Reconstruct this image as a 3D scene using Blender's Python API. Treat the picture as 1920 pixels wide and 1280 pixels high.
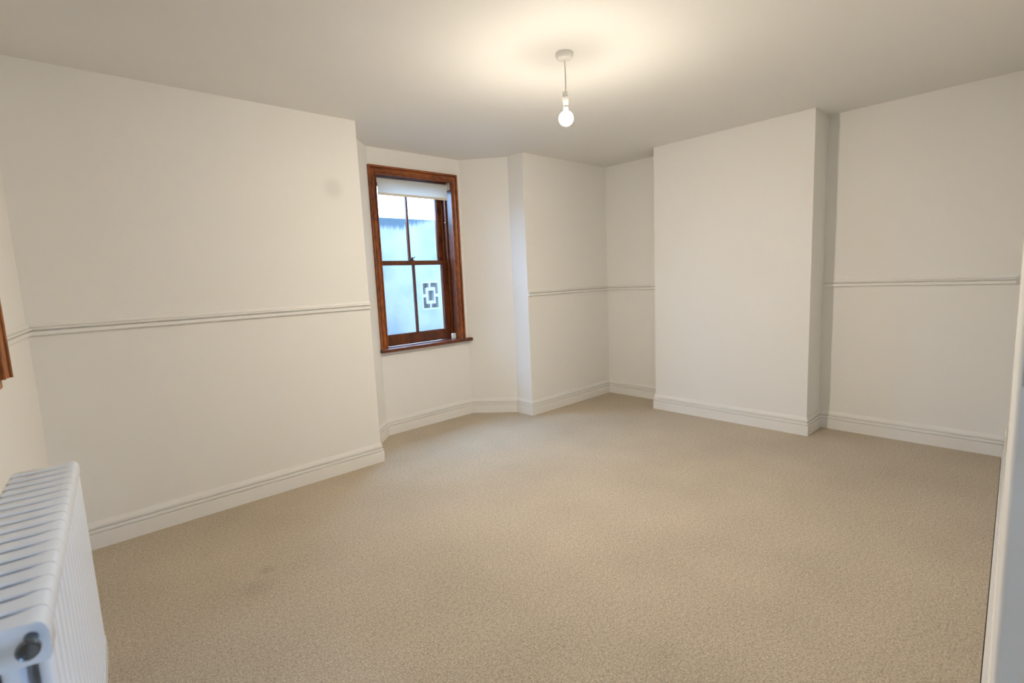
import bpy, bmesh, math, random
from mathutils import Vector, Matrix

random.seed(4)
for o in list(bpy.data.objects):
    bpy.data.objects.remove(o)
scn = bpy.context.scene
COL = scn.collection

# ------------------------------------------------------------------ camera
YAW, PIT, ROL = 0.8293, 0.1256, -0.0441
CAM = Vector((0.0, 0.0, 1.2175))
F = Vector((math.cos(YAW) * math.cos(PIT), math.sin(YAW) * math.cos(PIT), -math.sin(PIT)))
R0 = Vector((math.sin(YAW), -math.cos(YAW), 0))
U0 = R0.cross(F)
RV = math.cos(ROL) * R0 + math.sin(ROL) * U0
UV = -math.sin(ROL) * R0 + math.cos(ROL) * U0
cam = bpy.data.cameras.new('camera')
cam.sensor_width = 36.0
cam.sensor_fit = 'HORIZONTAL'
cam.lens = 944.57 * 36.0 / 1920.0
cam.clip_start = 0.02
cam.dof.use_dof = True
cam.dof.focus_distance = 2.5
cam.dof.aperture_fstop = 3.0
co = bpy.data.objects.new('camera', cam)
COL.objects.link(co)
M = Matrix(((RV.x, UV.x, -F.x, CAM.x), (RV.y, UV.y, -F.y, CAM.y), (RV.z, UV.z, -F.z, CAM.z), (0, 0, 0, 1)))
co.matrix_world = M
scn.camera = co

# ------------------------------------------------------------------ sky and exposure
SKY_STRENGTH = 36.0
SKY_COL = (0.40, 0.62, 1.0)
BULB_STRENGTH = 1850.0
BULB_COL = (1.0, 0.885, 0.725)
world = bpy.data.worlds.new('overcast_sky')
scn.world = world
world.use_nodes = True
wn = world.node_tree
wn.nodes.clear()
wo = wn.nodes.new('ShaderNodeOutputWorld')
wb = wn.nodes.new('ShaderNodeBackground')
wb.inputs['Color'].default_value = (*SKY_COL, 1)
# overcast sky: a third as bright at the horizon as overhead
wtc = wn.nodes.new('ShaderNodeTexCoord')
wsp = wn.nodes.new('ShaderNodeSeparateXYZ')
wmr = wn.nodes.new('ShaderNodeMapRange')
wmr.inputs[1].default_value = 0.0; wmr.inputs[2].default_value = 1.0
wmr.inputs[3].default_value = SKY_STRENGTH / 3; wmr.inputs[4].default_value = SKY_STRENGTH
wn.links.new(wtc.outputs['Generated'], wsp.inputs[0])
wn.links.new(wsp.outputs['Z'], wmr.inputs[0])
wn.links.new(wmr.outputs[0], wb.inputs['Strength'])
wb.inputs['Strength'].default_value = SKY_STRENGTH
wn.links.new(wb.outputs[0], wo.inputs[0])
vs = scn.view_settings
vs.view_transform = 'Standard'
vs.look = 'None'
vs.gamma = 1.0
vs.use_curve_mapping = False
vs.exposure = 0.08


# ------------------------------------------------------------------ materials
def new_mat(name):
    m = bpy.data.materials.new(name)
    m.use_nodes = True
    nt = m.node_tree
    return m, nt, nt.nodes['Principled BSDF']


def simple(name, col, rough=0.5, metal=0.0, bump=0.0, scale=60.0, spec=0.5, var=0.0):
    m, nt, b = new_mat(name)
    b.inputs['Base Color'].default_value = (*col, 1)
    b.inputs['Roughness'].default_value = rough
    b.inputs['Metallic'].default_value = metal
    b.inputs['Specular IOR Level'].default_value = spec
    tc = nt.nodes.new('ShaderNodeTexCoord')
    n = nt.nodes.new('ShaderNodeTexNoise')
    n.inputs['Scale'].default_value = scale
    n.inputs['Detail'].default_value = 4
    nt.links.new(tc.outputs['Object'], n.inputs['Vector'])
    if bump:
        bp = nt.nodes.new('ShaderNodeBump')
        bp.inputs['Strength'].default_value = bump
        bp.inputs['Distance'].default_value = 0.002
        nt.links.new(n.outputs['Fac'], bp.inputs['Height'])
        nt.links.new(bp.outputs[0], b.inputs['Normal'])
    if var:
        mx = nt.nodes.new('ShaderNodeMix')
        mx.data_type = 'RGBA'
        mx.inputs[6].default_value = (*[c * (1 - var) for c in col], 1)
        mx.inputs[7].default_value = (*[min(1, c * (1 + var)) for c in col], 1)
        nt.links.new(n.outputs['Fac'], mx.inputs[0])
        nt.links.new(mx.outputs[2], b.inputs['Base Color'])
    return m


def carpet_mat():
    m, nt, b = new_mat('beige_carpet')
    L = nt.links.new
    tc = nt.nodes.new('ShaderNodeTexCoord')
    n1 = nt.nodes.new('ShaderNodeTexNoise'); n1.inputs['Scale'].default_value = 160; n1.inputs['Detail'].default_value = 5
    n2 = nt.nodes.new('ShaderNodeTexNoise'); n2.inputs['Scale'].default_value = 60; n2.inputs['Detail'].default_value = 5
    n3 = nt.nodes.new('ShaderNodeTexNoise'); n3.inputs['Scale'].default_value = 2.2; n3.inputs['Detail'].default_value = 3
    v = nt.nodes.new('ShaderNodeTexVoronoi'); v.inputs['Scale'].default_value = 230
    for n in (n1, n2, n3, v):
        L(tc.outputs['Object'], n.inputs['Vector'])
    a = nt.nodes.new('ShaderNodeMath'); a.operation = 'MULTIPLY_ADD'
    a.inputs[1].default_value = 0.78
    L(n1.outputs['Fac'], a.inputs[0])
    a2 = nt.nodes.new('ShaderNodeMath'); a2.operation = 'MULTIPLY'; a2.inputs[1].default_value = 0.22
    L(n2.outputs['Fac'], a2.inputs[0]); L(a2.outputs[0], a.inputs[2])
    cr = nt.nodes.new('ShaderNodeValToRGB')
    cr.color_ramp.elements[0].position = 0.34; cr.color_ramp.elements[0].color = (0.335, 0.27, 0.186, 1)
    cr.color_ramp.elements[1].position = 0.66; cr.color_ramp.elements[1].color = (0.66, 0.57, 0.445, 1)
    L(a.outputs[0], cr.inputs[0])
    # broad shading of brushed pile
    mr = nt.nodes.new('ShaderNodeMapRange')
    mr.inputs[1].default_value = 0.3; mr.inputs[2].default_value = 0.7
    mr.inputs[3].default_value = 0.93; mr.inputs[4].default_value = 1.05
    L(n3.outputs['Fac'], mr.inputs[0])
    # two faint worn marks in the pile
    sep = nt.nodes.new('ShaderNodeSeparateXYZ'); L(tc.outputs['Object'], sep.inputs[0])
    prev = mr.outputs[0]
    for (mx_, my_, rad, amt) in CARPET_MARKS:
        dv = nt.nodes.new('ShaderNodeVectorMath'); dv.operation = 'DISTANCE'
        L(tc.outputs['Object'], dv.inputs[0]); dv.inputs[1].default_value = (mx_, my_, 0)
        r = nt.nodes.new('ShaderNodeMapRange'); r.interpolation_type = 'SMOOTHSTEP'
        r.inputs[1].default_value = 0.0; r.inputs[2].default_value = rad
        r.inputs[3].default_value = 1 - amt; r.inputs[4].default_value = 1.0
        L(dv.outputs['Value'], r.inputs[0])
        mu = nt.nodes.new('ShaderNodeMath'); mu.operation = 'MULTIPLY'
        L(prev, mu.inputs[0]); L(r.outputs[0], mu.inputs[1]); prev = mu.outputs[0]
    mm = nt.nodes.new('ShaderNodeVectorMath'); mm.operation = 'SCALE'
    L(cr.outputs[0], mm.inputs[0]); L(prev, mm.inputs['Scale'])
    L(mm.outputs[0], b.inputs['Base Color'])
    b.inputs['Roughness'].default_value = 0.95
    b.inputs['Specular IOR Level'].default_value = 0.1
    b.inputs['Sheen Weight'].default_value = 0.15
    bp = nt.nodes.new('ShaderNodeBump'); bp.inputs['Strength'].default_value = 0.55; bp.inputs['Distance'].default_value = 0.004
    L(a.outputs[0], bp.inputs['Height']); L(bp.outputs[0], b.inputs['Normal'])
    return m


def wood_mat(name, dark, light, rough=0.33):
    """stained pine; grain runs along the long axis of the piece (object axis z of the texture is stretched per use)"""
    m, nt, b = new_mat(name)
    L = nt.links.new
    tc = nt.nodes.new('ShaderNodeTexCoord')
    mp = nt.nodes.new('ShaderNodeMapping')
    mp.inputs['Scale'].default_value = (26, 26, 2.0)
    L(tc.outputs['UV'], mp.inputs['Vector'])
    n = nt.nodes.new('ShaderNodeTexNoise'); n.inputs['Scale'].default_value = 2.2; n.inputs['Detail'].default_value = 6
    L(mp.outputs[0], n.inputs['Vector'])
    mp2 = nt.nodes.new('ShaderNodeMapping'); mp2.inputs['Scale'].default_value = (12, 5, 1)
    L(tc.outputs['UV'], mp2.inputs['Vector'])
    n2 = nt.nodes.new('ShaderNodeTexNoise'); n2.inputs['Scale'].default_value = 1.1; n2.inputs['Detail'].default_value = 2
    L(mp2.outputs[0], n2.inputs['Vector'])
    ad = nt.nodes.new('ShaderNodeMath'); ad.operation = 'ADD'
    L(n.outputs['Fac'], ad.inputs[0]); L(n2.outputs['Fac'], ad.inputs[1])
    cr = nt.nodes.new('ShaderNodeValToRGB')
    cr.color_ramp.elements[0].position = 0.80; cr.color_ramp.elements[0].color = (*dark, 1)
    cr.color_ramp.elements[1].position = 1.18; cr.color_ramp.elements[1].color = (*light, 1)
    hf = nt.nodes.new('ShaderNodeMath'); hf.operation = 'MULTIPLY'; hf.inputs[1].default_value = 0.5
    L(ad.outputs[0], hf.inputs[0])
    cr.color_ramp.elements[0].position = 0.38
    cr.color_ramp.elements[1].position = 0.62
    L(hf.outputs[0], cr.inputs[0])
    L(cr.outputs[0], b.inputs['Base Color'])
    b.inputs['Roughness'].default_value = rough
    b.inputs['Coat Weight'].default_value = 0.15
    b.inputs['Coat Roughness'].default_value = 0.2
    return m


def wall_mat(name, col, smudges=()):
    m, nt, b = new_mat(name)
    L = nt.links.new
    tc = nt.nodes.new('ShaderNodeTexCoord')
    n = nt.nodes.new('ShaderNodeTexNoise'); n.inputs['Scale'].default_value = 1.3; n.inputs['Detail'].default_value = 4
    L(tc.outputs['Object'], n.inputs['Vector'])
    mr = nt.nodes.new('ShaderNodeMapRange')
    mr.inputs[3].default_value = 0.985; mr.inputs[4].default_value = 1.015
    L(n.outputs['Fac'], mr.inputs[0])
    prev = mr.outputs[0]
    for (c, rad, amt) in smudges:
        dv = nt.nodes.new('ShaderNodeVectorMath'); dv.operation = 'DISTANCE'
        L(tc.outputs['Object'], dv.inputs[0]); dv.inputs[1].default_value = c
        r = nt.nodes.new('ShaderNodeMapRange'); r.interpolation_type = 'SMOOTHSTEP'
        r.inputs[1].default_value = 0.02; r.inputs[2].default_value = rad
        r.inputs[3].default_value = 1 - amt; r.inputs[4].default_value = 1.0
        L(dv.outputs['Value'], r.inputs[0])
        mu = nt.nodes.new('ShaderNodeMath'); mu.operation = 'MULTIPLY'
        L(prev, mu.inputs[0]); L(r.outputs[0], mu.inputs[1]); prev = mu.outputs[0]
    sc = nt.nodes.new('ShaderNodeVectorMath'); sc.operation = 'SCALE'
    sc.inputs[0].default_value = col
    L(prev, sc.inputs['Scale'])
    L(sc.outputs[0], b.inputs['Base Color'])
    b.inputs['Roughness'].default_value = 0.75
    b.inputs['Specular IOR Level'].default_value = 0.25
    n2 = nt.nodes.new('ShaderNodeTexNoise'); n2.inputs['Scale'].default_value = 90; n2.inputs['Detail'].default_value = 3
    L(tc.outputs['Object'], n2.inputs['Vector'])
    bp = nt.nodes.new('ShaderNodeBump'); bp.inputs['Strength'].default_value = 0.06; bp.inputs['Distance'].default_value = 0.002
    L(n2.outputs['Fac'], bp.inputs['Height']); L(bp.outputs[0], b.inputs['Normal'])
    return m


def glass_mat():
    m, nt, b = new_mat('window_glass')
    L = nt.links.new
    nt.nodes.remove(b)
    out = nt.nodes['Material Output']
    tr = nt.nodes.new('ShaderNodeBsdfTransparent'); tr.inputs[0].default_value = (0.94, 0.97, 0.97, 1)
    gl = nt.nodes.new('ShaderNodeBsdfGlossy'); gl.inputs['Roughness'].default_value = 0.02
    lw = nt.nodes.new('ShaderNodeLayerWeight'); lw.inputs['Blend'].default_value = 0.5
    pw = nt.nodes.new('ShaderNodeMath'); pw.operation = 'POWER'; pw.inputs[1].default_value = 5
    L(lw.outputs['Facing'], pw.inputs[0])
    fr = nt.nodes.new('ShaderNodeMath'); fr.operation = 'MULTIPLY_ADD'; fr.inputs[1].default_value = 0.96; fr.inputs[2].default_value = 0.04
    L(pw.outputs[0], fr.inputs[0])
    mx = nt.nodes.new('ShaderNodeMixShader')
    L(fr.outputs[0], mx.inputs[0]); L(tr.outputs[0], mx.inputs[1]); L(gl.outputs[0], mx.inputs[2])
    L(mx.outputs[0], out.inputs[0])
    return m


def fabric_mat():
    m, nt, b = new_mat('blind_fabric')
    L = nt.links.new
    nt.nodes.remove(b)
    out = nt.nodes['Material Output']
    d = nt.nodes.new('ShaderNodeBsdfDiffuse'); d.inputs[0].default_value = (0.86, 0.85, 0.80, 1)
    t = nt.nodes.new('ShaderNodeBsdfTranslucent'); t.inputs[0].default_value = (0.88, 0.88, 0.85, 1)
    tc = nt.nodes.new('ShaderNodeTexCoord')
    n = nt.nodes.new('ShaderNodeTexNoise'); n.inputs['Scale'].default_value = 300
    L(tc.outputs['Object'], n.inputs['Vector'])
    bp = nt.nodes.new('ShaderNodeBump'); bp.inputs['Strength'].default_value = 0.1; bp.inputs['Distance'].default_value = 0.001
    L(n.outputs['Fac'], bp.inputs['Height']); L(bp.outputs[0], d.inputs['Normal'])
    mx = nt.nodes.new('ShaderNodeMixShader'); mx.inputs[0].default_value = 0.5
    L(d.outputs[0], mx.inputs[1]); L(t.outputs[0], mx.inputs[2]); L(mx.outputs[0], out.inputs[0])
    return m


def render_wall_mat():
    """white painted render of the light well, damp blue-grey staining hanging from its top edge"""
    m, nt, b = new_mat('stained_white_render')
    L = nt.links.new
    tc = nt.nodes.new('ShaderNodeTexCoord')
    sep = nt.nodes.new('ShaderNodeSeparateXYZ'); L(tc.outputs['Object'], sep.inputs[0])
    # drip depth under the coping, varying along the wall
    mp = nt.nodes.new('ShaderNodeMapping'); mp.inputs['Scale'].default_value = (30, 0.1, 2.0)
    L(tc.outputs['Object'], mp.inputs['Vector'])
    n = nt.nodes.new('ShaderNodeTexNoise'); n.inputs['Scale'].default_value = 1.6; n.inputs['Detail'].default_value = 6
    L(mp.outputs[0], n.inputs['Vector'])
    # stain gets thinner towards the right end (x = 3.27)
    xr = nt.nodes.new('ShaderNodeMapRange')
    xr.inputs[1].default_value = 2.85; xr.inputs[2].default_value = 3.26
    xr.inputs[3].default_value = 0.105; xr.inputs[4].default_value = 0.0
    L(sep.outputs['X'], xr.inputs[0])
    nm = nt.nodes.new('ShaderNodeMath'); nm.operation = 'MULTIPLY_ADD'; nm.inputs[1].default_value = 0.12; nm.inputs[2].default_value = -0.06
    L(n.outputs['Fac'], nm.inputs[0])
    dep = nt.nodes.new('ShaderNodeMath'); dep.operation = 'ADD'
    L(xr.outputs[0], dep.inputs[0]); L(nm.outputs[0], dep.inputs[1])
    below = nt.nodes.new('ShaderNodeMath'); below.operation = 'SUBTRACT'; below.inputs[0].default_value = WALL_TOP
    L(sep.outputs['Z'], below.inputs[1])
    df = nt.nodes.new('ShaderNodeMath'); df.operation = 'SUBTRACT'
    L(dep.outputs[0], df.inputs[0]); L(below.outputs[0], df.inputs[1])
    st = nt.nodes.new('ShaderNodeMapRange'); st.interpolation_type = 'SMOOTHSTEP'
    st.inputs[1].default_value = -0.025; st.inputs[2].default_value = 0.045
    L(df.outputs[0], st.inputs[0])
    # blotchy weathering over the rest
    n2 = nt.nodes.new('ShaderNodeTexNoise'); n2.inputs['Scale'].default_value = 3.5; n2.inputs['Detail'].default_value = 7
    L(tc.outputs['Object'], n2.inputs['Vector'])
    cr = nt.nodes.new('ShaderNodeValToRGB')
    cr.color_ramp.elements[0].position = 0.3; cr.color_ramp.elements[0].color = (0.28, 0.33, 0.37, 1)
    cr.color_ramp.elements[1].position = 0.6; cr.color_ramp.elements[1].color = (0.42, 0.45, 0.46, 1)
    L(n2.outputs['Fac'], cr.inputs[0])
    mx = nt.nodes.new('ShaderNodeMix'); mx.data_type = 'RGBA'
    mx.inputs[7].default_value = (0.09, 0.14, 0.18, 1)
    L(st.outputs[0], mx.inputs[0]); L(cr.outputs[0], mx.inputs[6])
    L(mx.outputs[2], b.inputs['Base Color'])
    b.inputs['Roughness'].default_value = 0.9
    n3 = nt.nodes.new('ShaderNodeTexNoise'); n3.inputs['Scale'].default_value = 14; n3.inputs['Detail'].default_value = 8
    L(tc.outputs['Object'], n3.inputs['Vector'])
    bp = nt.nodes.new('ShaderNodeBump'); bp.inputs['Strength'].default_value = 0.4; bp.inputs['Distance'].default_value = 0.01
    L(n3.outputs['Fac'], bp.inputs['Height']); L(bp.outputs[0], b.inputs['Normal'])
    return m


WALL_TOP = 1.887
CARPET_MARKS = [(0.572, 2.276, 0.055, 0.16), (0.493, 2.166, 0.10, 0.10), (1.325, 0.79, 0.08, 0.06)]
PAINT = (0.90, 0.89, 0.855)
MAT = {
    'wall': wall_mat('cream_wall_paint', PAINT),
    'wall_smudge': wall_mat('cream_wall_paint_smudged', PAINT, [((1.398, 3.111, 1.818), 0.085, 0.10)]),
    'ceiling': wall_mat('white_ceiling_paint', (0.88, 0.87, 0.84)),
    'trim': simple('white_satin_trim', (0.90, 0.89, 0.86), 0.4, bump=0.03, scale=40),
    'carpet': carpet_mat(),
    'underlay': simple('dark_underlay', (0.06, 0.045, 0.03), 0.95, bump=0.3),
    'wood': wood_mat('stained_pine', (0.11, 0.022, 0.004), (0.40, 0.105, 0.016), 0.35),
    'wood_dark': wood_mat('dark_stained_pine', (0.055, 0.011, 0.003), (0.19, 0.048, 0.011), 0.3),
    'wood_light': wood_mat('honey_stained_pine', (0.18, 0.048, 0.009), (0.46, 0.155, 0.030), 0.4),
    'glass': glass_mat(),
    'fabric': fabric_mat(),
    'hem': simple('cream_hem', (0.78, 0.72, 0.60), 0.7, bump=0.1, scale=200),
    'plastic': simple('white_plastic', (0.84, 0.83, 0.79), 0.3, bump=0.02),
    'grey_plastic': simple('grey_plastic', (0.50, 0.51, 0.52), 0.4, bump=0.02),
    'black': simple('black_plastic', (0.015, 0.015, 0.018), 0.4, bump=0.02),
    'enamel': simple('white_radiator_enamel', (0.82, 0.88, 0.95), 0.22, bump=0.03, scale=30),
    'chrome': simple('dark_chrome', (0.13, 0.14, 0.155), 0.15, 1.0, bump=0.01),
    'steel': simple('brushed_steel', (0.42, 0.43, 0.45), 0.35, 1.0, bump=0.05, scale=150),
    'brass': simple('brass', (0.75, 0.62, 0.40), 0.25, 1.0, bump=0.02),
    'iron': simple('dark_bronze', (0.06, 0.05, 0.045), 0.4, 0.8, bump=0.05),
    'render': render_wall_mat(),
    'block': simple('painted_concrete_block', (0.52, 0.54, 0.55), 0.9, bump=0.2, scale=40, var=0.05),
    'concrete': simple('grey_concrete', (0.27, 0.265, 0.26), 0.95, bump=0.3, scale=25, var=0.15),
    'brick': simple('weathered_brown_brick', (0.22, 0.15, 0.11), 0.9, bump=0.3, scale=12, var=0.2),
    'stone': simple('painted_stone_sill', (0.62, 0.62, 0.60), 0.85, bump=0.2, scale=30),
}


# ------------------------------------------------------------------ mesh helpers
def bm_box(bm, x0, x1, y0, y1, z0, z1):
    vs_ = [bm.verts.new(p) for p in ((x0, y0, z0), (x1, y0, z0), (x1, y1, z0), (x0, y1, z0),
                                     (x0, y0, z1), (x1, y0, z1), (x1, y1, z1), (x0, y1, z1))]
    for f in ((0, 3, 2, 1), (4, 5, 6, 7), (0, 1, 5, 4), (1, 2, 6, 5), (2, 3, 7, 6), (3, 0, 4, 7)):
        bm.faces.new([vs_[i] for i in f])
    return vs_


def bm_prism(bm, poly, z0, z1):
    a = [bm.verts.new((p[0], p[1], z0)) for p in poly]
    b = [bm.verts.new((p[0], p[1], z1)) for p in poly]
    n = len(poly)
    bm.faces.new(a[::-1]); bm.faces.new(b)
    for i in range(n):
        bm.faces.new((a[i], a[(i + 1) % n], b[(i + 1) % n], b[i]))


def bm_lathe(bm, prof, seg=32, mtx=None, cap=True):
    """profile of (r, z) revolved about z"""
    rings = []
    for (r, z) in prof:
        ring = []
        for k in range(seg):
            a = 2 * math.pi * k / seg
            p = Vector((r * math.cos(a), r * math.sin(a), z))
            if mtx: p = mtx @ p
            ring.append(bm.verts.new(p))
        rings.append(ring)
    for i in range(len(rings) - 1):
        for k in range(seg):
            bm.faces.new((rings[i][k], rings[i][(k + 1) % seg], rings[i + 1][(k + 1) % seg], rings[i + 1][k]))
    if cap:
        bm.faces.new(rings[0][::-1]); bm.faces.new(rings[-1])


def bm_tube(bm, pts, r, seg=10):
    pts = [Vector(p) for p in pts]
    rings = []
    for i, p in enumerate(pts):
        d = (pts[min(i + 1, len(pts) - 1)] - pts[max(i - 1, 0)]).normalized()
        ref = Vector((0, 0, 1)) if abs(d.z) < 0.9 else Vector((1, 0, 0))
        u = d.cross(ref).normalized(); v = d.cross(u)
        rings.append([bm.verts.new(p + r * (math.cos(2 * math.pi * k / seg) * u + math.sin(2 * math.pi * k / seg) * v)) for k in range(seg)])
    for i in range(len(rings) - 1):
        for k in range(seg):
            bm.faces.new((rings[i][k], rings[i][(k + 1) % seg], rings[i + 1][(k + 1) % seg], rings[i + 1][k]))
    bm.faces.new(rings[0][::-1]); bm.faces.new(rings[-1])


def bevel(bm, w, seg=2, ang=30):
    bmesh.ops.recalc_face_normals(bm, faces=bm.faces[:])
    es = [e for e in bm.edges if len(e.link_faces) == 2 and e.calc_face_angle(0) > math.radians(ang)]
    bmesh.ops.bevel(bm, geom=es, offset=w, segments=seg, profile=0.5, affect='EDGES', clamp_overlap=True)


def box_uv(bm):
    """UV in metres with v along the longest axis of the piece, so that grain follows it"""
    uv = bm.loops.layers.uv.verify()
    lo = Vector((1e9,) * 3); hi = Vector((-1e9,) * 3)
    for v in bm.verts:
        for i in range(3):
            lo[i] = min(lo[i], v.co[i]); hi[i] = max(hi[i], v.co[i])
    ext = hi - lo
    la = max(range(3), key=lambda i: ext[i])
    off = random.random() * 20
    for f in bm.faces:
        na = max(range(3), key=lambda i: abs(f.normal[i]))
        others = [i for i in range(3) if i != la]
        for l in f.loops:
            c = l.vert.co
            s = c[others[0]] + c[others[1]]
            l[uv].uv = (s + off, c[la] * 0.35 + off)


def obj(name, bm, mat, parent=None, smooth=False, kind=None, uv=False, ang=35):
    bmesh.ops.recalc_face_normals(bm, faces=bm.faces[:])
    if uv: box_uv(bm)
    me = bpy.data.meshes.new(name)
    bm.to_mesh(me); bm.free()
    for m in (mat if isinstance(mat, (list, tuple)) else [mat]):
        me.materials.append(m)
    if smooth:
        me.shade_smooth() if hasattr(me, 'shade_smooth') else None
        try: me.set_sharp_from_angle(angle=math.radians(ang))
        except Exception: pass
    o = bpy.data.objects.new(name, me)
    COL.objects.link(o)
    if parent:
        o.parent = parent
        o.matrix_parent_inverse = Matrix.Translation(-parent.location) if parent.type == 'EMPTY' and not parent.parent else Matrix()
    if kind: o['kind'] = kind
    return o


def empty(name, loc, kind=None):
    o = bpy.data.objects.new(name, None)
    o.empty_display_size = 0.1
    o.location = loc
    COL.objects.link(o)
    if kind: o['kind'] = kind
    return o


def tag(o, label, cat, group=None):
    o['label'] = label; o['category'] = cat
    if group: o['group'] = group
    return o


def nb(): return bmesh.new()


# ------------------------------------------------------------------ the room shell
H = 2.25
XR, XB = 4.1905, 3.9076            # recess wall, chimney breast face
CY0, CY1 = 1.176, 2.3959
YA = 3.1111
P1, P2 = 1.5793, 3.0593
YB, YW = 3.30, 3.615                # where the cants start, the window wall
WL, WR = 1.905, 2.775
def yD(x): return -0.0087 + 0.0407 * x
def xC(y): return -0.0744 - 0.0875 * (YA - y)
JX = 0.95                           # doorway jamb in the right-hand wall
YO = 4.75                           # garden wall of the light well
HX = 2.40                           # right-hand end of the hall
HY = -1.35                          # far end of the hall behind the camera

# opening of the bay window and of the window over the radiator
OW = dict(u0=1.967, u1=2.667, z0=0.70, z1=2.05)
OC = dict(y0=1.666, y1=2.366, z0=0.955, z1=2.02)

# floor: carpet on dark underlay, the carpet stopping a few mm short of the right-hand skirting
room = [(JX, yD(JX) + 0.0195), (XR, yD(XR) + 0.0185), (XR, YA), (P2, YA), (P2, YB), (WR, YW), (WL, YW), (P1, YB), (P1, YA),
        (xC(YA), YA), (xC(HY), HY), (HX, HY), (HX, yD(HX) - 0.141), (JX, yD(JX) - 0.141)]
bm = nb(); bm_prism(bm, room, -0.012, 0.0)
obj('floor', bm, MAT['carpet'], kind='structure')
bm = nb(); bm_prism(bm, [(-0.9, HY - 0.2), (XR + 0.25, HY - 0.2), (XR + 0.25, YA + 0.28), (WR + 0.1, YW + 0.2), (WL - 0.1, YW + 0.2), (-0.9, YA + 0.28)], -0.12, -0.0125)
obj('floor_underlay', bm, MAT['underlay'], kind='structure')

bm = nb(); bm_prism(bm, [(-0.9, HY - 0.2), (XR + 0.25, HY - 0.2), (XR + 0.25, YA + 0.28), (WR + 0.12, YW + 0.25), (WL - 0.12, YW + 0.25), (-0.9, YA + 0.28)], H, H + 0.2)
obj('ceiling', bm, MAT['ceiling'], kind='structure')

bm = nb(); bm_prism(bm, [(xC(YA) - 0.3, YA), (P1, YA), (P1, YB), (P1 - 0.16, YB + 0.15), (xC(YA) - 0.3, YB + 0.15)], -0.012, H)
obj('wall_left', bm, MAT['wall_smudge'], kind='structure')
bm = nb(); bm_prism(bm, [(P1, YB), (WL, YW), (WL - 0.11, YW + 0.25), (P1 - 0.16, YB + 0.15)], -0.012, H)
obj('wall_bay_left', bm, MAT['wall'], kind='structure')
bm = nb(); bm_prism(bm, [(WR, YW), (P2, YB), (P2 + 0.16, YB + 0.15), (WR + 0.11, YW + 0.25)], -0.012, H)
obj('wall_bay_right', bm, MAT['wall'], kind='structure')
# window wall with its opening
bm = nb()
e = 0.018
bm_prism(bm, [(WL, YW), (OW['u0'] - e, YW), (OW['u0'] - e, YW + 0.25), (WL - 0.11, YW + 0.25)], -0.012, H)
bm_prism(bm, [(OW['u1'] + e, YW), (WR, YW), (WR + 0.11, YW + 0.25), (OW['u1'] + e, YW + 0.25)], -0.012, H)
bm_box(bm, OW['u0'] - e, OW['u1'] + e, YW, YW + 0.25, -0.012, OW['z0'] - 0.028)
bm_box(bm, OW['u0'] - e, OW['u1'] + e, YW, YW + 0.25, OW['z1'] + e, H)
obj('wall_window', bm, MAT['wall'], kind='structure')
bm = nb(); bm_prism(bm, [(P2, YA), (XR + 0.25, YA), (XR + 0.25, YA + 0.28), (P2 + 0.16, YB + 0.15), (P2, YB)], -0.012, H)
obj('wall_left_far', bm, MAT['wall'], kind='structure')
bm = nb(); bm_box(bm, XR, XR + 0.25, yD(XR) - 0.2, YA, -0.012, H)
obj('wall_back', bm, MAT['wall'], kind='structure')
bm = nb(); bm_box(bm, XB, XR, CY0, CY1, -0.012, H)
obj('wall_chimney_breast', bm, MAT['wall'], kind='structure')
bm = nb(); bm_prism(bm, [(JX, yD(JX)), (JX, yD(JX) - 0.14), (XR, yD(XR) - 0.14), (XR, yD(XR))], -0.012, H)
bm_prism(bm, [(xC(0) - 0.02, yD(0) - 0.0), (xC(0) - 0.02, yD(0) - 0.14), (JX, yD(JX) - 0.14), (JX, yD(JX))], 2.03, H)
obj('wall_right', bm, MAT['wall'], kind='structure')
# wall with the radiator, opening for the second window
def cpoly(y0, y1, t=0.25): return [(xC(y0), y0), (xC(y0) - t, y0), (xC(y1) - t, y1), (xC(y1), y1)]
bm = nb()
bm_prism(bm, cpoly(HY, OC['y0'] - e), -0.012, H)
bm_prism(bm, cpoly(OC['y1'] + e, YA), -0.012, H)
bm_prism(bm, cpoly(OC['y0'] - e, OC['y1'] + e), -0.012, OC['z0'] - 0.028)
bm_prism(bm, cpoly(OC['y0'] - e, OC['y1'] + e), OC['z1'] + e, H)
obj('wall_radiator', bm, MAT['wall'], kind='structure')
# unseen hall behind the camera, its open end window added to let daylight in
bm = nb(); bm_prism(bm, [(HX, yD(HX) - 0.14), (HX, HY - 0.15), (HX + 0.12, HY - 0.15), (HX + 0.12, yD(HX + 0.12) - 0.14)], -0.012, H)
obj('wall_hall', bm, MAT['wall'], kind='structure')
bm = nb()
bm_box(bm, xC(HY) - 0.25, 1.10, HY - 0.15, HY, -0.012, H)
bm_box(bm, 1.75, HX, HY - 0.15, HY, -0.012, H)
bm_box(bm, 1.10, 1.75, HY - 0.15, HY, -0.012, 0.90)
bm_box(bm, 1.10, 1.75, HY - 0.15, HY, 2.05, H)
obj('wall_hall_end', bm, MAT['wall'], kind='structure')

# unseen upper storeys of the house, height set to shade the light well
ROOF = 9.0
bm = nb(); bm_prism(bm, [(-0.6, HY - 0.15), (XR + 0.25, HY - 0.15), (XR + 0.25, YA + 0.28), (WR + 0.11, YW + 0.25), (WL - 0.11, YW + 0.25), (P1 - 0.16, YA + 0.3), (-0.6, YA + 0.28)], H + 0.201, ROOF)
obj('wall_upper_storeys', bm, MAT['brick'], kind='structure')
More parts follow.
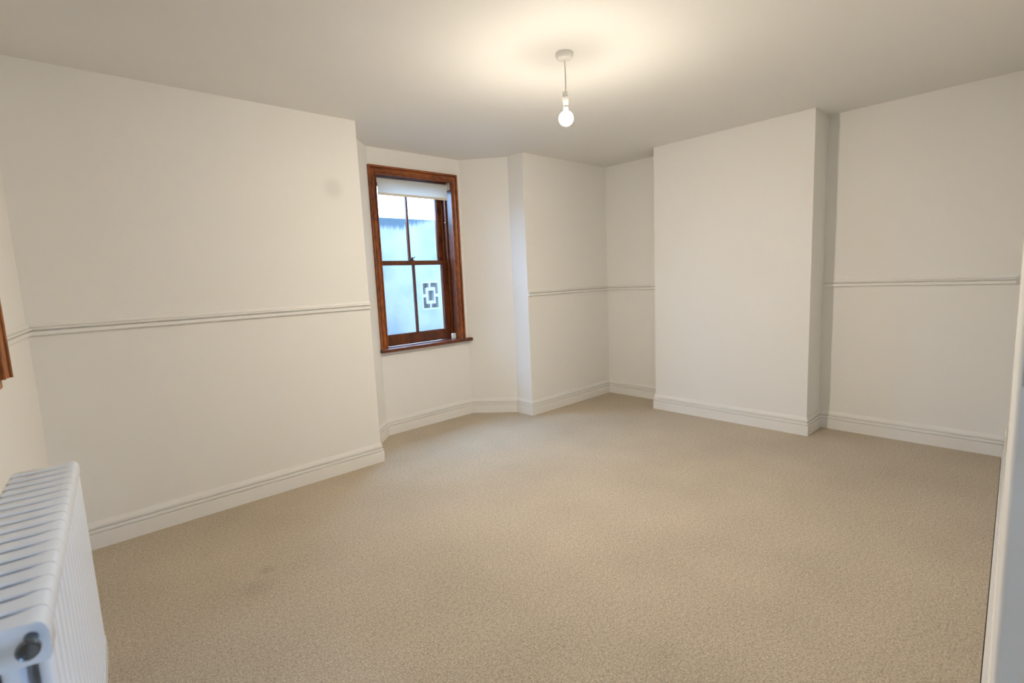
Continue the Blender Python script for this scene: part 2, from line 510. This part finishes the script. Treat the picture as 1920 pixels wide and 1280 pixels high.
# unseen wings, added to keep sky light out of the light well's ends
bm = nb(); bm_box(bm, 7.1, 11.0, YA + 0.281, YO, -0.1, 6.5)
obj('wall_added_wing_right', bm, MAT['brick'], kind='structure')
bm = nb(); bm_box(bm, -6.0, 0.1, YA + 0.41, YO, -0.1, 6.5)
obj('wall_added_wing_left', bm, MAT['brick'], kind='structure')
# unseen terrace houses, added to cut the sky reaching the light well sideways
bm = nb(); bm_box(bm, XR + 0.26, 11.0, HY - 0.15, YA + 0.28, -0.1, ROOF)
obj('wall_added_neighbour_right', bm, MAT['brick'], kind='structure')
bm = nb(); bm_box(bm, -8.0, -2.2, HY - 3.0, YA + 0.28, -0.1, ROOF)
obj('wall_added_neighbour_left', bm, MAT['brick'], kind='structure')

bm = nb(); bm_box(bm, -2.19, 11.0, HY - 7.2, HY - 6.6, -0.1, 3.0)  # unseen yard wall, added to hold back sky light at the hall opening
obj('wall_added_yard', bm, MAT['brick'], kind='structure')

# ------------------------------------------------------------------ skirting and dado rail, mitred round the plan
plan = [(JX, yD(JX)), (XR, yD(XR)), (XR, CY0), (XB, CY0), (XB, CY1), (XR, CY1), (XR, YA), (P2, YA), (P2, YB), (WR, YW), (WL, YW),
        (P1, YB), (P1, YA), (xC(YA), YA), (xC(0.06), 0.06)]


def left_n(a, b):
    d = Vector((b[0] - a[0], b[1] - a[1])).normalized()
    return Vector((-d.y, d.x))


def mitre(i):
    p = Vector(plan[i])
    if i == 0: return left_n(plan[0], plan[1])
    if i == len(plan) - 1: return left_n(plan[-2], plan[-1])
    n1 = left_n(plan[i - 1], plan[i]); n2 = left_n(plan[i], plan[i + 1])
    m = (n1 + n2)
    return m / (1 + n1.dot(n2))


def run(name, i, prof, mat, ends=(None, None), kind='structure'):
    """moulding along plan segment i..i+1; ends may replace an end point with a square cut"""
    a, b = Vector(plan[i]), Vector(plan[i + 1])
    ma, mb = mitre(i), mitre(i + 1)
    n = left_n(a, b)
    if ends[0] is not None: a = Vector(ends[0]); ma = n
    if ends[1] is not None: b = Vector(ends[1]); mb = n
    bm = nb()
    va = [bm.verts.new((a.x + ma.x * d, a.y + ma.y * d, z)) for d, z in prof]
    vb = [bm.verts.new((b.x + mb.x * d, b.y + mb.y * d, z)) for d, z in prof]
    k = len(prof)
    for j in range(k):
        bm.faces.new((va[j], va[(j + 1) % k], vb[(j + 1) % k], vb[j]))
    bm.faces.new(va[::-1]); bm.faces.new(vb)
    return obj(name, bm, mat, kind=kind)


SK = [(0, -0.012), (0.016, -0.012), (0.016, 0.073), (0.0155, 0.0740), (0.0055, 0.0745), (0.0055, 0.0785), (0.0128, 0.0790), (0.0128, 0.091),
      (0.0120, 0.0930), (0.0020, 0.0935), (0.0020, 0.1000), (0.0095, 0.1006), (0.0090, 0.112), (0.0060, 0.124), (0.0045, 0.131), (0, 0.131)]
names = ['baseboard_right', 'baseboard_back', 'baseboard_chimney_side', 'baseboard_chimney', 'baseboard_chimney_far', 'baseboard_back_far',
         'baseboard_left_far', 'baseboard_bay_return', 'baseboard_bay_right', 'baseboard_window', 'baseboard_bay_left',
         'baseboard_bay_jamb', 'baseboard_left', 'baseboard_radiator']
for i, nme in enumerate(names):
    run(nme, i, SK, MAT['trim'])
ZR = 1.079 - 0.026
RL = [(0, 0.0), (0.010, 0.0), (0.0145, 0.004), (0.0145, 0.017), (0.0120, 0.0195), (0.0040, 0.0200), (0.0040, 0.0245), (0.0165, 0.0265),
      (0.0185, 0.031), (0.0165, 0.0345), (0.0060, 0.0355), (0.0060, 0.0385), (0.0100, 0.0392), (0.0085, 0.046), (0.0040, 0.051), (0, 0.052)]
RL = [(d, z + ZR) for d, z in RL]
run('trim_rail_back', 1, RL, MAT['trim'], ends=(None, (XR, CY0)))
run('trim_rail_back_far', 5, RL, MAT['trim'], ends=((XR, CY1), None))
run('trim_rail_left_far', 6, RL, MAT['trim'], ends=(None, (P2, YA)))
run('trim_rail_left', 12, RL, MAT['trim'], ends=((P1, YA), None))
run('trim_rail_radiator', 13, RL, MAT['trim'], ends=(None, (xC(2.446), 2.446)))


# ------------------------------------------------------------------ sash windows
ARCH = [(0.0, 0.0), (0.0, 0.010), (0.004, 0.0135), (0.0095, 0.0135), (0.0105, 0.004), (0.0135, 0.004), (0.0145, 0.0105), (0.030, 0.012), (0.041, 0.017),
        (0.0445, 0.017), (0.0455, 0.006), (0.0490, 0.006), (0.0500, 0.0220), (0.053, 0.0245), (0.061, 0.0245), (0.066, 0.021), (0.066, 0.0)]


def make_window(name, T, w, z0, z1, zm, sill_u, arch_bottom, wood, wood2):
    """T(u, n, z) -> world: u along the wall, n into the room (negative outwards)"""
    root = empty(name, T(w / 2, 0, z0), kind='structure')

    def tf(bm):
        for v in bm.verts: v.co = T(*v.co)
    def part(nm, bm, mat, parent=None, uv=True, smooth=False):
        if uv:
            bm.normal_update(); box_uv(bm)
        tf(bm)
        o = obj(nm, bm, mat, root, smooth=smooth)
        if parent is not None:
            o.parent = parent
            o.matrix_parent_inverse = Matrix()
        return o
    # moulded architrave, three mitred lengths
    def length(pts):
        bm = nb()
        ra = [bm.verts.new(p) for p in pts[0]]; rb = [bm.verts.new(p) for p in pts[1]]
        k = len(ra)
        for j in range(k): bm.faces.new((ra[j], ra[(j + 1) % k], rb[(j + 1) % k], rb[j]))
        bm.faces.new(ra[::-1]); bm.faces.new(rb)
        return bm
    zb = arch_bottom
    part('architrave', length(([(-s, n, zb) for s, n in ARCH], [(-s, n, z1 + s) for s, n in ARCH])), wood)
    part('architrave', length(([(w + s, n, zb) for s, n in ARCH], [(w + s, n, z1 + s) for s, n in ARCH])), wood)
    part('architrave', length(([(-s, n, z1 + s) for s, n in ARCH], [(w + s, n, z1 + s) for s, n in ARCH])), wood)
    # window board
    bm = nb(); bm_box(bm, sill_u[0], sill_u[1], 0.0 if sill_u[0] < 0 else -0.09, sill_u[2], z0 - 0.027, z0)
    if sill_u[0] < 0:
        bm2 = bm
        bm_box(bm2, 0.0, w, -0.09, 0.0, z0 - 0.027, z0)
    bevel(bm, 0.004, 2, 60)
    part('window_board', bm, wood2)
    # box lining
    for (a, b) in ((-0.018, 0.0), (w, w + 0.018)):
        bm = nb(); bm_box(bm, a, b, -0.22, 0.0, z0 - 0.027, z1 + 0.018); part('lining', bm, wood2)
    bm = nb(); bm_box(bm, 0.0, w, -0.22, 0.0, z1, z1 + 0.018); part('lining', bm, wood2)
    # staff beads inside, parting beads between the sashes, outer stops
    for (n0, n1, t, nm) in ((-0.087, -0.071, 0.014, 'staff_bead'), (-0.140, -0.133, 0.012, 'parting_bead'), (-0.200, -0.184, 0.014, 'outer_bead')):
        for (a, b) in ((0.0, t), (w - t, w)):
            bm = nb(); bm_box(bm, a, b, n0, n1, z0 + (0.004 if nm == 'staff_bead' else 0), z1); bevel(bm, 0.003, 2, 60); part(nm, bm, wood2)
    # sashes
    def sash(zlo, zhi, nc, bot, top, nm):
        st, th = 0.050, 0.040
        a, b = 0.004, w - 0.004
        bm = nb()
        n0, n1 = nc - th / 2, nc + th / 2
        bm_box(bm, a, a + st, n0, n1, zlo, zhi)
        bm_box(bm, b - st, b, n0, n1, zlo, zhi)
        bm_box(bm, a + st, b - st, n0, n1, zlo, zlo + bot)
        bm_box(bm, a + st, b - st, n0, n1, zhi - top, zhi)
        bm.normal_update()
        s = part(nm, bm, wood2)
        # glazing mouldings round the panes (stepped) and the upright bar
        gl, gr, gb, gt = a + st, b - st, zlo + bot, zhi - top
        mu = (gl + gr) / 2
        bm = nb()
        bm_box(bm, mu - 0.009, mu + 0.009, nc - 0.012, nc + 0.016, gb, gt); bevel(bm, 0.003, 1, 60)
        part('glazing_bar', bm, wood2, s)
        bm = nb()
        for (x0, x1, y0, y1) in ((gl, gl + 0.006, gb, gt), (gr - 0.006, gr, gb, gt), (gl + 0.006, gr - 0.006, gb, gb + 0.006), (gl + 0.006, gr - 0.006, gt - 0.006, gt)):
            bm_box(bm, x0, x1, nc - 0.006, nc + 0.010, y0, y1)
        part('glazing_moulding', bm, wood2, s)
        for (x0, x1) in ((gl + 0.001, mu - 0.009), (mu + 0.009, gr - 0.001)):
            bm = nb(); bm_box(bm, x0, x1, nc - 0.002, nc + 0.002, gb + 0.001, gt - 0.001)
            part('pane', bm, MAT['glass'], s, uv=False)
        return s
    lower = sash(z0 + 0.001, zm, -0.110, 0.088, 0.030, 'lower_sash')
    upper = sash(zm - 0.032, z1 - 0.001, -0.162, 0.030, 0.050, 'upper_sash')
    # sash fastener on the meeting rail
    bm = nb()
    mu = w / 2
    bm_box(bm, mu - 0.030, mu + 0.012, -0.124, -0.098, zm, zm + 0.005)
    bm_lathe(bm, [(0.014, 0.005), (0.013, 0.014), (0.009, 0.024), (0.006, 0.030)], 14, Matrix.Translation((mu - 0.006, -0.112, zm)))
    bm_box(bm, mu - 0.026, mu + 0.004, -0.135, -0.108, zm + 0.010, zm + 0.018)
    bm_tube(bm, [(mu - 0.006, -0.112, zm + 0.014), (mu + 0.004, -0.095, zm + 0.026), (mu + 0.008, -0.085, zm + 0.030)], 0.004, 8)
    part('sash_fastener', bm, MAT['iron'], lower, uv=False)
    # screw cups down the right-hand staff bead
    for z in (z0 + 0.07, z0 + 0.27, z0 + 0.51, z1 - 0.33):
        bm = nb()
        mt = Matrix.Translation((w - 0.014, -0.079, z)) @ Matrix.Rotation(-math.pi / 2, 4, 'Y')
        bm_lathe(bm, [(0.0065, 0.0), (0.0065, 0.003), (0.004, 0.006), (0.0015, 0.0065)], 12, mt)
        part('screw_cup', bm, MAT['brass'], uv=False, smooth=True)
    # outside stone sill
    bm = nb(); bm_box(bm, -0.018, w + 0.018, -0.33, -0.09, z0 - 0.10, z0 - 0.028)
    part('stone_sill', bm, MAT['stone'], uv=False)
    return root


w1 = OW['u1'] - OW['u0']
make_window('window_1', lambda u, n, z: Vector((OW['u0'] + u, YW - n, z)), w1, OW['z0'], OW['z1'], 1.396,
            (-0.078, w1 + 0.125, 0.050), OW['z0'], MAT['wood'], MAT['wood_dark'])
wC = OC['y1'] - OC['y0']
cd = Vector((0.0875, 1.0, 0)).normalized(); cn = Vector((cd.y, -cd.x, 0))
c0 = Vector((xC(OC['y0']), OC['y0'], 0))
LC = (Vector((xC(OC['y1']), OC['y1'], 0)) - c0).length
make_window('window_2', lambda u, n, z: c0 + cd * u + cn * n + Vector((0, 0, z)), LC, OC['z0'], OC['z1'], 1.50,
            (0.0, LC, 0.004), OC['z0'] - 0.0, MAT['wood_light'], MAT['wood_light'])

# ------------------------------------------------------------------ doorway at the right edge of the view
dr = empty('door_1', (JX, yD(JX) - 0.07, 0), kind='structure')
bm = nb(); bm_prism(bm, [(JX - 0.012, yD(JX) - 0.001), (JX, yD(JX) - 0.001), (JX, yD(JX) - 0.139), (JX - 0.012, yD(JX) - 0.139)], 0.0, 2.03); bevel(bm, 0.003, 2, 60)
obj('lining', bm, MAT['trim'], dr)
bm = nb(); bm_box(bm, JX - 0.024, JX - 0.012, yD(JX) - 0.085, yD(JX) - 0.050, 0.0, 2.03); bevel(bm, 0.002, 1, 60)
obj('door_stop', bm, MAT['trim'], dr)
bm = nb(); bm_box(bm, JX - 0.0135, JX - 0.012, yD(JX) - 0.032, yD(JX) - 0.0045, 1.045, 1.085)
sp = obj('strike_plate', bm, MAT['steel'], dr)
sp['label'] = 'steel strike plate'

# ------------------------------------------------------------------ pendant lamp
LX, LY = 1.920, 1.646
pend = empty('pendant_light', (LX, LY, H))
tag(pend, 'bare lit light bulb hanging on a white cord from a round ceiling rose', 'lamp')
T0 = Matrix.Translation((LX, LY, 0))
bm = nb(); bm_lathe(bm, [(0.042, H), (0.042, H - 0.006), (0.0405, H - 0.015), (0.0385, H - 0.020), (0.033, H - 0.027), (0.024, H - 0.0305), (0.010, H - 0.033), (0.006, H - 0.038)], 40, T0)
obj('ceiling_rose', bm, MAT['plastic'], pend, smooth=True)
bm = nb(); bm_tube(bm, [(LX, LY, H - 0.034), (LX + 0.0012, LY - 0.0012, H - 0.07), (LX + 0.0018, LY - 0.0018, H - 0.11), (LX + 0.0010, LY - 0.001, H - 0.15), (LX, LY, H - 0.176)], 0.0029, 10)
obj('cord', bm, MAT['plastic'], pend, smooth=True)
zc = 2.078
prof = [(0.005, zc), (0.0125, zc - 0.001)]
for k in range(3):
    prof += [(0.0138, zc - 0.003 - 0.0065 * k), (0.0138, zc - 0.0065 - 0.0065 * k), (0.0126, zc - 0.0072 - 0.0065 * k), (0.0126, zc - 0.0086 - 0.0065 * k)]
prof += [(0.0145, zc - 0.0235), (0.0140, zc - 0.045), (0.0125, zc - 0.050), (0.0118, zc - 0.060)]
bm = nb(); bm_lathe(bm, prof, 28, T0)
obj('lamp_holder', bm, MAT['plastic'], pend, smooth=True)
zb_, rb_ = 1.958, 0.034
bm = nb(); bm_lathe(bm, [(0.0108, zc - 0.058), (0.0108, zc - 0.066), (0.0122, zc - 0.068), (0.0122, zc - 0.082), (0.0108, zc - 0.084), (0.0108, zc - 0.088)], 32, T0)
obj('bulb_cap', bm, MAT['plastic'], pend, smooth=True)
bm = nb()
prof = [(0.0112, zb_ + 0.0315)]
a0 = math.radians(58)
for k in range(21):
    a = a0 + (-math.pi / 2 - a0) * k / 20
    prof.append((max(0.0006, rb_ * math.cos(a)), zb_ + rb_ * math.sin(a)))
bm_lathe(bm, prof, 36, T0)
# LED globe: the diffuser glows most below and least round its neck
mb, nt, b = new_mat('lit_frosted_bulb')
b.inputs['Base Color'].default_value = (0.9, 0.9, 0.9, 1)
b.inputs['Emission Color'].default_value = (*BULB_COL, 1)
tc = nt.nodes.new('ShaderNodeTexCoord')
sep = nt.nodes.new('ShaderNodeSeparateXYZ'); nt.links.new(tc.outputs['Object'], sep.inputs[0])
mr = nt.nodes.new('ShaderNodeMapRange')
mr.inputs[1].default_value = zb_ - rb_; mr.inputs[2].default_value = zb_ + rb_
nt.links.new(sep.outputs['Z'], mr.inputs[0])
cr = nt.nodes.new('ShaderNodeValToRGB')
cr.color_ramp.elements[0].position = 0.27; cr.color_ramp.elements[0].color = (1, 1, 1, 1)
cr.color_ramp.elements[1].position = 0.85; cr.color_ramp.elements[1].color = (0.05, 0.05, 0.05, 1)
e2 = cr.color_ramp.elements.new(0.50); e2.color = (0.066, 0.066, 0.066, 1)
e4 = cr.color_ramp.elements.new(0.935); e4.color = (0.012, 0.012, 0.012, 1)
e3 = cr.color_ramp.elements.new(0.62); e3.color = (0.030, 0.030, 0.030, 1)
nt.links.new(mr.outputs[0], cr.inputs[0])
mu = nt.nodes.new('ShaderNodeMath'); mu.operation = 'MULTIPLY'; mu.inputs[1].default_value = BULB_STRENGTH
nt.links.new(cr.outputs[0], mu.inputs[0]); nt.links.new(mu.outputs[0], b.inputs['Emission Strength'])
bulb = obj('bulb', bm, mb, pend, smooth=True)
bulb['label'] = 'lit frosted globe'

# ------------------------------------------------------------------ roller blind in the bay window
YBL = YW + 0.030
bl = empty('roller_blind', (OW['u0'] + w1 / 2, YBL, 2.022))
tag(bl, 'short cream roller blind rolled up at the top of the dark wood sash window', 'blind')
bx0, bx1 = OW['u0'] + 0.014, OW['u1'] - 0.022
bm = nb()
bm_lathe(bm, [(0.017, 0), (0.017, bx1 - bx0)], 24, Matrix.Translation((bx0, YBL, 2.018)) @ Matrix.Rotation(math.pi / 2, 4, 'Y'))
obj('roll', bm, MAT['fabric'], bl, smooth=True)
bm = nb()
ys = [(YBL - 0.0172, 2.018), (YBL - 0.0172, 1.99), (YBL - 0.0165, 1.95), (YBL - 0.016, 1.905)]
fr = [bm.verts.new((bx0 + 0.004, y, z)) for y, z in ys] + []
fr2 = [bm.verts.new((bx1 - 0.004, y, z)) for y, z in ys]
bk = [bm.verts.new((bx0 + 0.004, y + 0.0008, z)) for y, z in ys]
bk2 = [bm.verts.new((bx1 - 0.004, y + 0.0008, z)) for y, z in ys]
for i in range(3):
    bm.faces.new((fr[i], fr[i + 1], fr2[i + 1], fr2[i])); bm.faces.new((bk[i], bk2[i], bk2[i + 1], bk[i + 1]))
    bm.faces.new((fr[i], bk[i], bk[i + 1], fr[i + 1])); bm.faces.new((fr2[i], fr2[i + 1], bk2[i + 1], bk2[i]))
bm.faces.new((fr[0], fr2[0], bk2[0], bk[0])); bm.faces.new((fr[3], bk[3], bk2[3], fr2[3]))
obj('fabric', bm, MAT['fabric'], bl)
bm = nb(); bm_box(bm, bx0 + 0.003, bx1 - 0.003, YBL - 0.019, YBL - 0.013, 1.900, 1.920); bevel(bm, 0.002, 2)
obj('hem_bar', bm, MAT['hem'], bl)
for (x0, x1, mt) in ((OW['u0'] + 0.0005, OW['u0'] + 0.004, 'plastic'), (OW['u1'] - 0.006, OW['u1'] - 0.0005, 'plastic')):
    bm = nb(); bm_box(bm, x0, x1, YBL - 0.026, YBL + 0.022, 1.990, 2.049); bevel(bm, 0.0015, 1)
    obj('bracket', bm, MAT[mt], bl)
bm = nb(); bm_lathe(bm, [(0.021, 0), (0.021, 0.012), (0.008, 0.014), (0.008, 0.0185)], 20, Matrix.Translation((bx1, YBL, 2.018)) @ Matrix.Rotation(math.pi / 2, 4, 'Y'))
obj('chain_wheel', bm, MAT['grey_plastic'], bl, smooth=True)
bm = nb(); bm_lathe(bm, [(0.006, 0), (0.006, 0.004), (0.0185, 0.0045), (0.0185, 0.010)], 20, Matrix.Translation((OW['u0'] + 0.004, YBL, 2.018)) @ Matrix.Rotation(math.pi / 2, 4, 'Y'))
bm_box(bm, OW['u0'] + 0.003, OW['u0'] + 0.011, YBL - 0.012, YBL - 0.002, 1.945, 2.012)
obj('end_cap', bm, MAT['black'], bl, smooth=True)

# small white block at the foot of the right jamb
bm = nb(); bm_box(bm, OW['u1'] - 0.038, OW['u1'] - 0.003, YW + 0.030, YW + 0.058, OW['z0'] + 0.0005, OW['z0'] + 0.048); bevel(bm, 0.003, 2)
bm_box(bm, OW['u1'] - 0.030, OW['u1'] - 0.012, YW + 0.0285, YW + 0.0305, OW['z0'] + 0.012, OW['z0'] + 0.036)
tag(obj('plastic_block', bm, MAT['plastic']), 'small white plastic block standing on the window board against the right jamb', 'block')

# ------------------------------------------------------------------ column radiator
rad_dir = Vector((0.076, 1.0, 0)).normalized()     # along the radiator, away from the camera
rad_in = Vector((rad_dir.y, -rad_dir.x, 0))        # towards the room
PITCH, NSEC = 0.0528, 17
ZT, ZB, DEP, THK = 0.760, 0.150, 0.142, 0.042
far = Vector((0.0166, 1.857, 0))                   # front far top corner in plan
org = far - rad_dir * (PITCH * NSEC)               # front near corner in plan
rad = empty('column_radiator', org + Vector((0, 0, 0)) - rad_in * DEP / 2)
tag(rad, 'white four-column radiator standing along the left wall under the window', 'radiator')
rad.rotation_euler = (0, 0, math.atan2(rad_dir.y, rad_dir.x) - math.pi / 2)
# local frame: x towards the room (front = +DEP/2), y along, z up


def robj(name, bm, mat, smooth=True, ang=40):
    o = obj(name, bm, mat, None, smooth=smooth, ang=ang)
    o.parent = rad
    return o


def section_mesh(head=0.036):
    bm = nb()
    hw, sw = PITCH / 2 - 0.0003, 0.0196           # half width at the closed front edge, half width beside the slots
    fx = DEP / 2
    # plan of a header: full width at the front edge, waisted behind it, so that slots stay open between sections
    plan_ = [(-fx, sw * 0.9), (-fx + 0.006, sw), (fx - 0.055, sw), (fx - 0.035, sw + 0.002), (fx - 0.024, hw - 0.002), (fx - 0.018, hw), (fx, hw)]
    outline = [(x, -y) for x, y in plan_] + [(x, y) for x, y in plan_[::-1]]
    for (z0, z1, top) in ((ZT - head, ZT, True), (ZB, ZB + 0.07, False)):
        lv = [(0.0, 0.006, 0.009), (0.12, 0.0, 0.008), (1 - 0.0174 / head, 0.0, 0.008), (1 - 0.0087 / head, 0.0045, 0.007), (1 - 0.0050 / head, 0.0075, 0.0015),
              (1 - 0.0028 / head, 0.010, 0.0), (1.0, 0.019, 0.0022)] if top else [(0.0, 0.012, 0.002), (0.15, 0.004, 0.001), (0.3, 0.0, 0.0), (1.0, 0.0, 0.0)]
        if head > 0.05: lv = [(t, i, 0.0 if t < 1 else 0.0022) for t, i, w in lv]
        rings = []
        for t, ins, win in lv:
            z = z0 + (z1 - z0) * t
            ring = []
            for (x, y) in outline:
                xx = x - ins * 0.62 if x > fx - 0.001 else (x + ins * 0.8 if x < -fx + 0.007 else x)
                sg = 1 if y > 0 else -1
                yy = y - sg * (ins * 0.06 if x > fx - 0.03 else win)
                ring.append(bm.verts.new((xx, yy, z)))
            rings.append(ring)
        n = len(outline)
        for i in range(len(rings) - 1):
            for q in range(n):
                bm.faces.new((rings[i][q], rings[i][(q + 1) % n], rings[i + 1][(q + 1) % n], rings[i + 1][q]))
        bm.faces.new(rings[0][::-1]); bm.faces.new(rings[-1])
    # four upright oval columns, the front one thinner and closing up to its neighbours
    for (cx, rx, ry) in ((fx - 0.0103, 0.0103, 0.0255), (fx - 0.046, 0.0145, 0.0178), (fx - 0.086, 0.0145, 0.0178), (fx - 0.1268, 0.0145, 0.0178)):
        rings = []
        for z, sc in ((ZB + 0.030, 1.0), (ZB + 0.085, 0.95), (ZT - 0.075, 0.95), (ZT - 0.025, 0.98)):
            rings.append([bm.verts.new((cx + rx * sc * math.cos(2 * math.pi * q / 20), ry * sc * math.sin(2 * math.pi * q / 20), z)) for q in range(20)])
        for i in range(len(rings) - 1):
            for q in range(20):
                bm.faces.new((rings[i][q], rings[i][(q + 1) % 20], rings[i + 1][(q + 1) % 20], rings[i + 1][q]))
        bm.faces.new(rings[0][::-1]); bm.faces.new(rings[-1])
    for z in (ZT - 0.036, ZB + 0.035):
        bm_lathe(bm, [(0.014, -PITCH / 2), (0.014, PITCH / 2)], 16, Matrix.Translation((0, 0, z)) @ Matrix.Rotation(-math.pi / 2, 4, 'X'))
    return bm


s0 = robj('section', section_mesh(), MAT['enamel'])
s0.location = (0, PITCH * 0.5, 0)
s1 = robj('section', section_mesh(0.062), MAT['enamel'])      # the closed-headed end section nearest the doorway
s1.location = (0, PITCH * 0.5, 0)
s0.location = (0, PITCH * 1.5, 0)
for k in range(2, NSEC):
    c = s0.copy()
    COL.objects.link(c)
    c.parent = rad
    c.location = (0, PITCH * (k + 0.5), 0)
# air vent on the near end
VX, VZ = 0.0515, ZT - 0.0205
bm = nb()
mt = Matrix.Translation((VX, 0.0066, VZ)) @ Matrix.Rotation(math.pi / 2, 4, 'X')
bm_lathe(bm, [(0.013, 0.0), (0.013, 0.003), (0.011, 0.005), (0.008, 0.005)], 24, mt)
robj('end_boss', bm, MAT['enamel'])
bm = nb()
bm_lathe(bm, [(0.0085, 0.003), (0.0085, 0.026), (0.0078, 0.030)], 24, mt)
bm_lathe(bm, [(0.009, 0.030), (0.0125, 0.0315), (0.0138, 0.034), (0.0138, 0.040), (0.0130, 0.0425), (0.0115, 0.043), (0.0095, 0.0415), (0.003, 0.041)], 28, mt)
v_ = robj('air_vent', bm, MAT['chrome'])
v_['label'] = 'dark chrome vent knob'
# tails down to the floor, and wall brackets
for yy in (-0.012, PITCH * NSEC + 0.012):
    sgn = -1 if yy < 0 else 1
    bm = nb()
    bm_tube(bm, [(0, yy - sgn * 0.014, ZB + 0.03), (0, yy + sgn * 0.006, ZB + 0.03), (0, yy + sgn * 0.014, ZB + 0.026), (0, yy + sgn * 0.018, ZB + 0.014), (0, yy + sgn * 0.018, 0.0)], 0.0085, 12)
    bm_lathe(bm, [(0.014, 0), (0.014, 0.03), (0.010, 0.034)], 16, Matrix.Translation((0, yy + sgn * 0.018, ZB - 0.055)))
    robj('pipe_tail', bm, MAT['chrome'])
for yy in (PITCH * 3, PITCH * 14):
    xw = -DEP / 2 - 0.060
    bm = nb()
    bm_box(bm, xw + 0.004, -DEP / 2 + 0.02, yy - 0.004, yy + 0.004, ZT - 0.16, ZT - 0.135)
    bm_box(bm, xw, xw + 0.006, yy - 0.014, yy + 0.014, ZT - 0.19, ZT - 0.105)
    robj('wall_bracket', bm, MAT['enamel'], smooth=False)

# ------------------------------------------------------------------ socket on the right-hand wall
SX = 3.55
d = Vector((1, 0.0407, 0)).normalized(); n_ = Vector((-d.y, d.x, 0))
so = empty('wall_socket', (SX, yD(SX), 0.27))
tag(so, 'white wall socket low on the right wall above the skirting, seen edge-on', 'socket')


def slab(hw, z0, z1, t0, t1):
    bm = nb()
    p = Vector((SX, yD(SX), 0))
    q = [p - d * hw + n_ * t0, p + d * hw + n_ * t0, p + d * hw + n_ * t1, p - d * hw + n_ * t1]
    bm_prism(bm, [(v.x, v.y) for v in q], z0, z1)
    return bm


bm = slab(0.073, 0.227, 0.313, 0.0, 0.009); bevel(bm, 0.002, 2)
obj('face_plate', bm, MAT['plastic'], so)
for o_ in (-0.035, 0.035):
    bm = nb()
    p = Vector((SX, yD(SX), 0)) + d * o_ + n_ * 0.009
    q = [p - d * 0.006, p + d * 0.006, p + d * 0.006 + n_ * 0.004, p - d * 0.006 + n_ * 0.004]
    bm_prism(bm, [(v.x, v.y) for v in q], 0.283, 0.301)
    obj('switch', bm, MAT['plastic'], so)

# ------------------------------------------------------------------ light well outside the bay window
BX0, BX1, BZ0, BZ1 = 3.057, 3.253, 0.924, 1.200
m_ = 0.016
gx0, gx1, gz0, gz1 = BX0 - m_, BX1 + m_, BZ0 - m_, BZ1 + m_
gw = empty('garden_wall', (3.0, YO + 0.1, -0.1))
tag(gw, 'white rendered garden wall outside the window, damp-stained along its top edge', 'wall')
bm = nb()
bm_box(bm, 0.2, gx0, YO, YO + 0.2, -0.1, WALL_TOP)
bm_box(bm, gx1, 7.0, YO, YO + 0.2, -0.1, WALL_TOP)
bm_box(bm, gx0, gx1, YO, YO + 0.2, -0.1, gz0)
bm_box(bm, gx0, gx1, YO, YO + 0.2, gz1, WALL_TOP)
bm_box(bm, gx0, gx1, YO + 0.12, YO + 0.2, gz0, gz1)
obj('rendered_face', bm, MAT['render'], gw)
# pierced block: the solid cells of its grid, 8 cm deep
xs = [gx0] + [BX0 + (v - 812) / 148.0 * (BX1 - BX0) for v in (812, 840, 862, 874, 888, 918, 933, 960)] + [gx1]
zs = [gz1] + [BZ1 - (v - 378) / 244.0 * (BZ1 - BZ0) for v in (378, 420, 452, 485, 515, 550, 580, 622)] + [gz0]
holes = set()
for i in range(9):
    for j in range(9):
        a, r = i - 1, j - 1
        if r in (0, 6) and a in (0, 1, 2, 4, 5, 6): holes.add((i, j))
        if r in (1, 2, 4, 5) and a in (0, 6): holes.add((i, j))
        if r in (2, 3, 4) and a in (2, 3, 4): holes.add((i, j))
bm = nb()
for j in range(9):
    i = 0
    while i < 9:
        if (i, j) in holes: i += 1; continue
        k = i
        while k + 1 < 9 and (k + 1, j) not in holes: k += 1
        bm_box(bm, xs[i], xs[k + 1], YO - 0.002, YO + 0.055, zs[j + 1], zs[j]); i = k + 1
blk = obj('screen_block', bm, MAT['block'], gw)
blk['label'] = 'pierced concrete screen block'
bm = nb(); bm_box(bm, gx0, gx1, YO + 0.06, YO + 0.1199, gz0, gz1)
obj('block_backing', bm, MAT['concrete'], gw)
bm = nb(); bm_box(bm, -6.0, 9.0, YA + 0.30, 9.0, -0.22, -0.10)
obj('ground', bm, MAT['concrete'], kind='structure')
bm = nb(); bm_box(bm, -6.0, 11.0, -9.0, YA + 0.30, -0.22, -0.1201)
obj('ground_side', bm, MAT['concrete'], kind='structure')
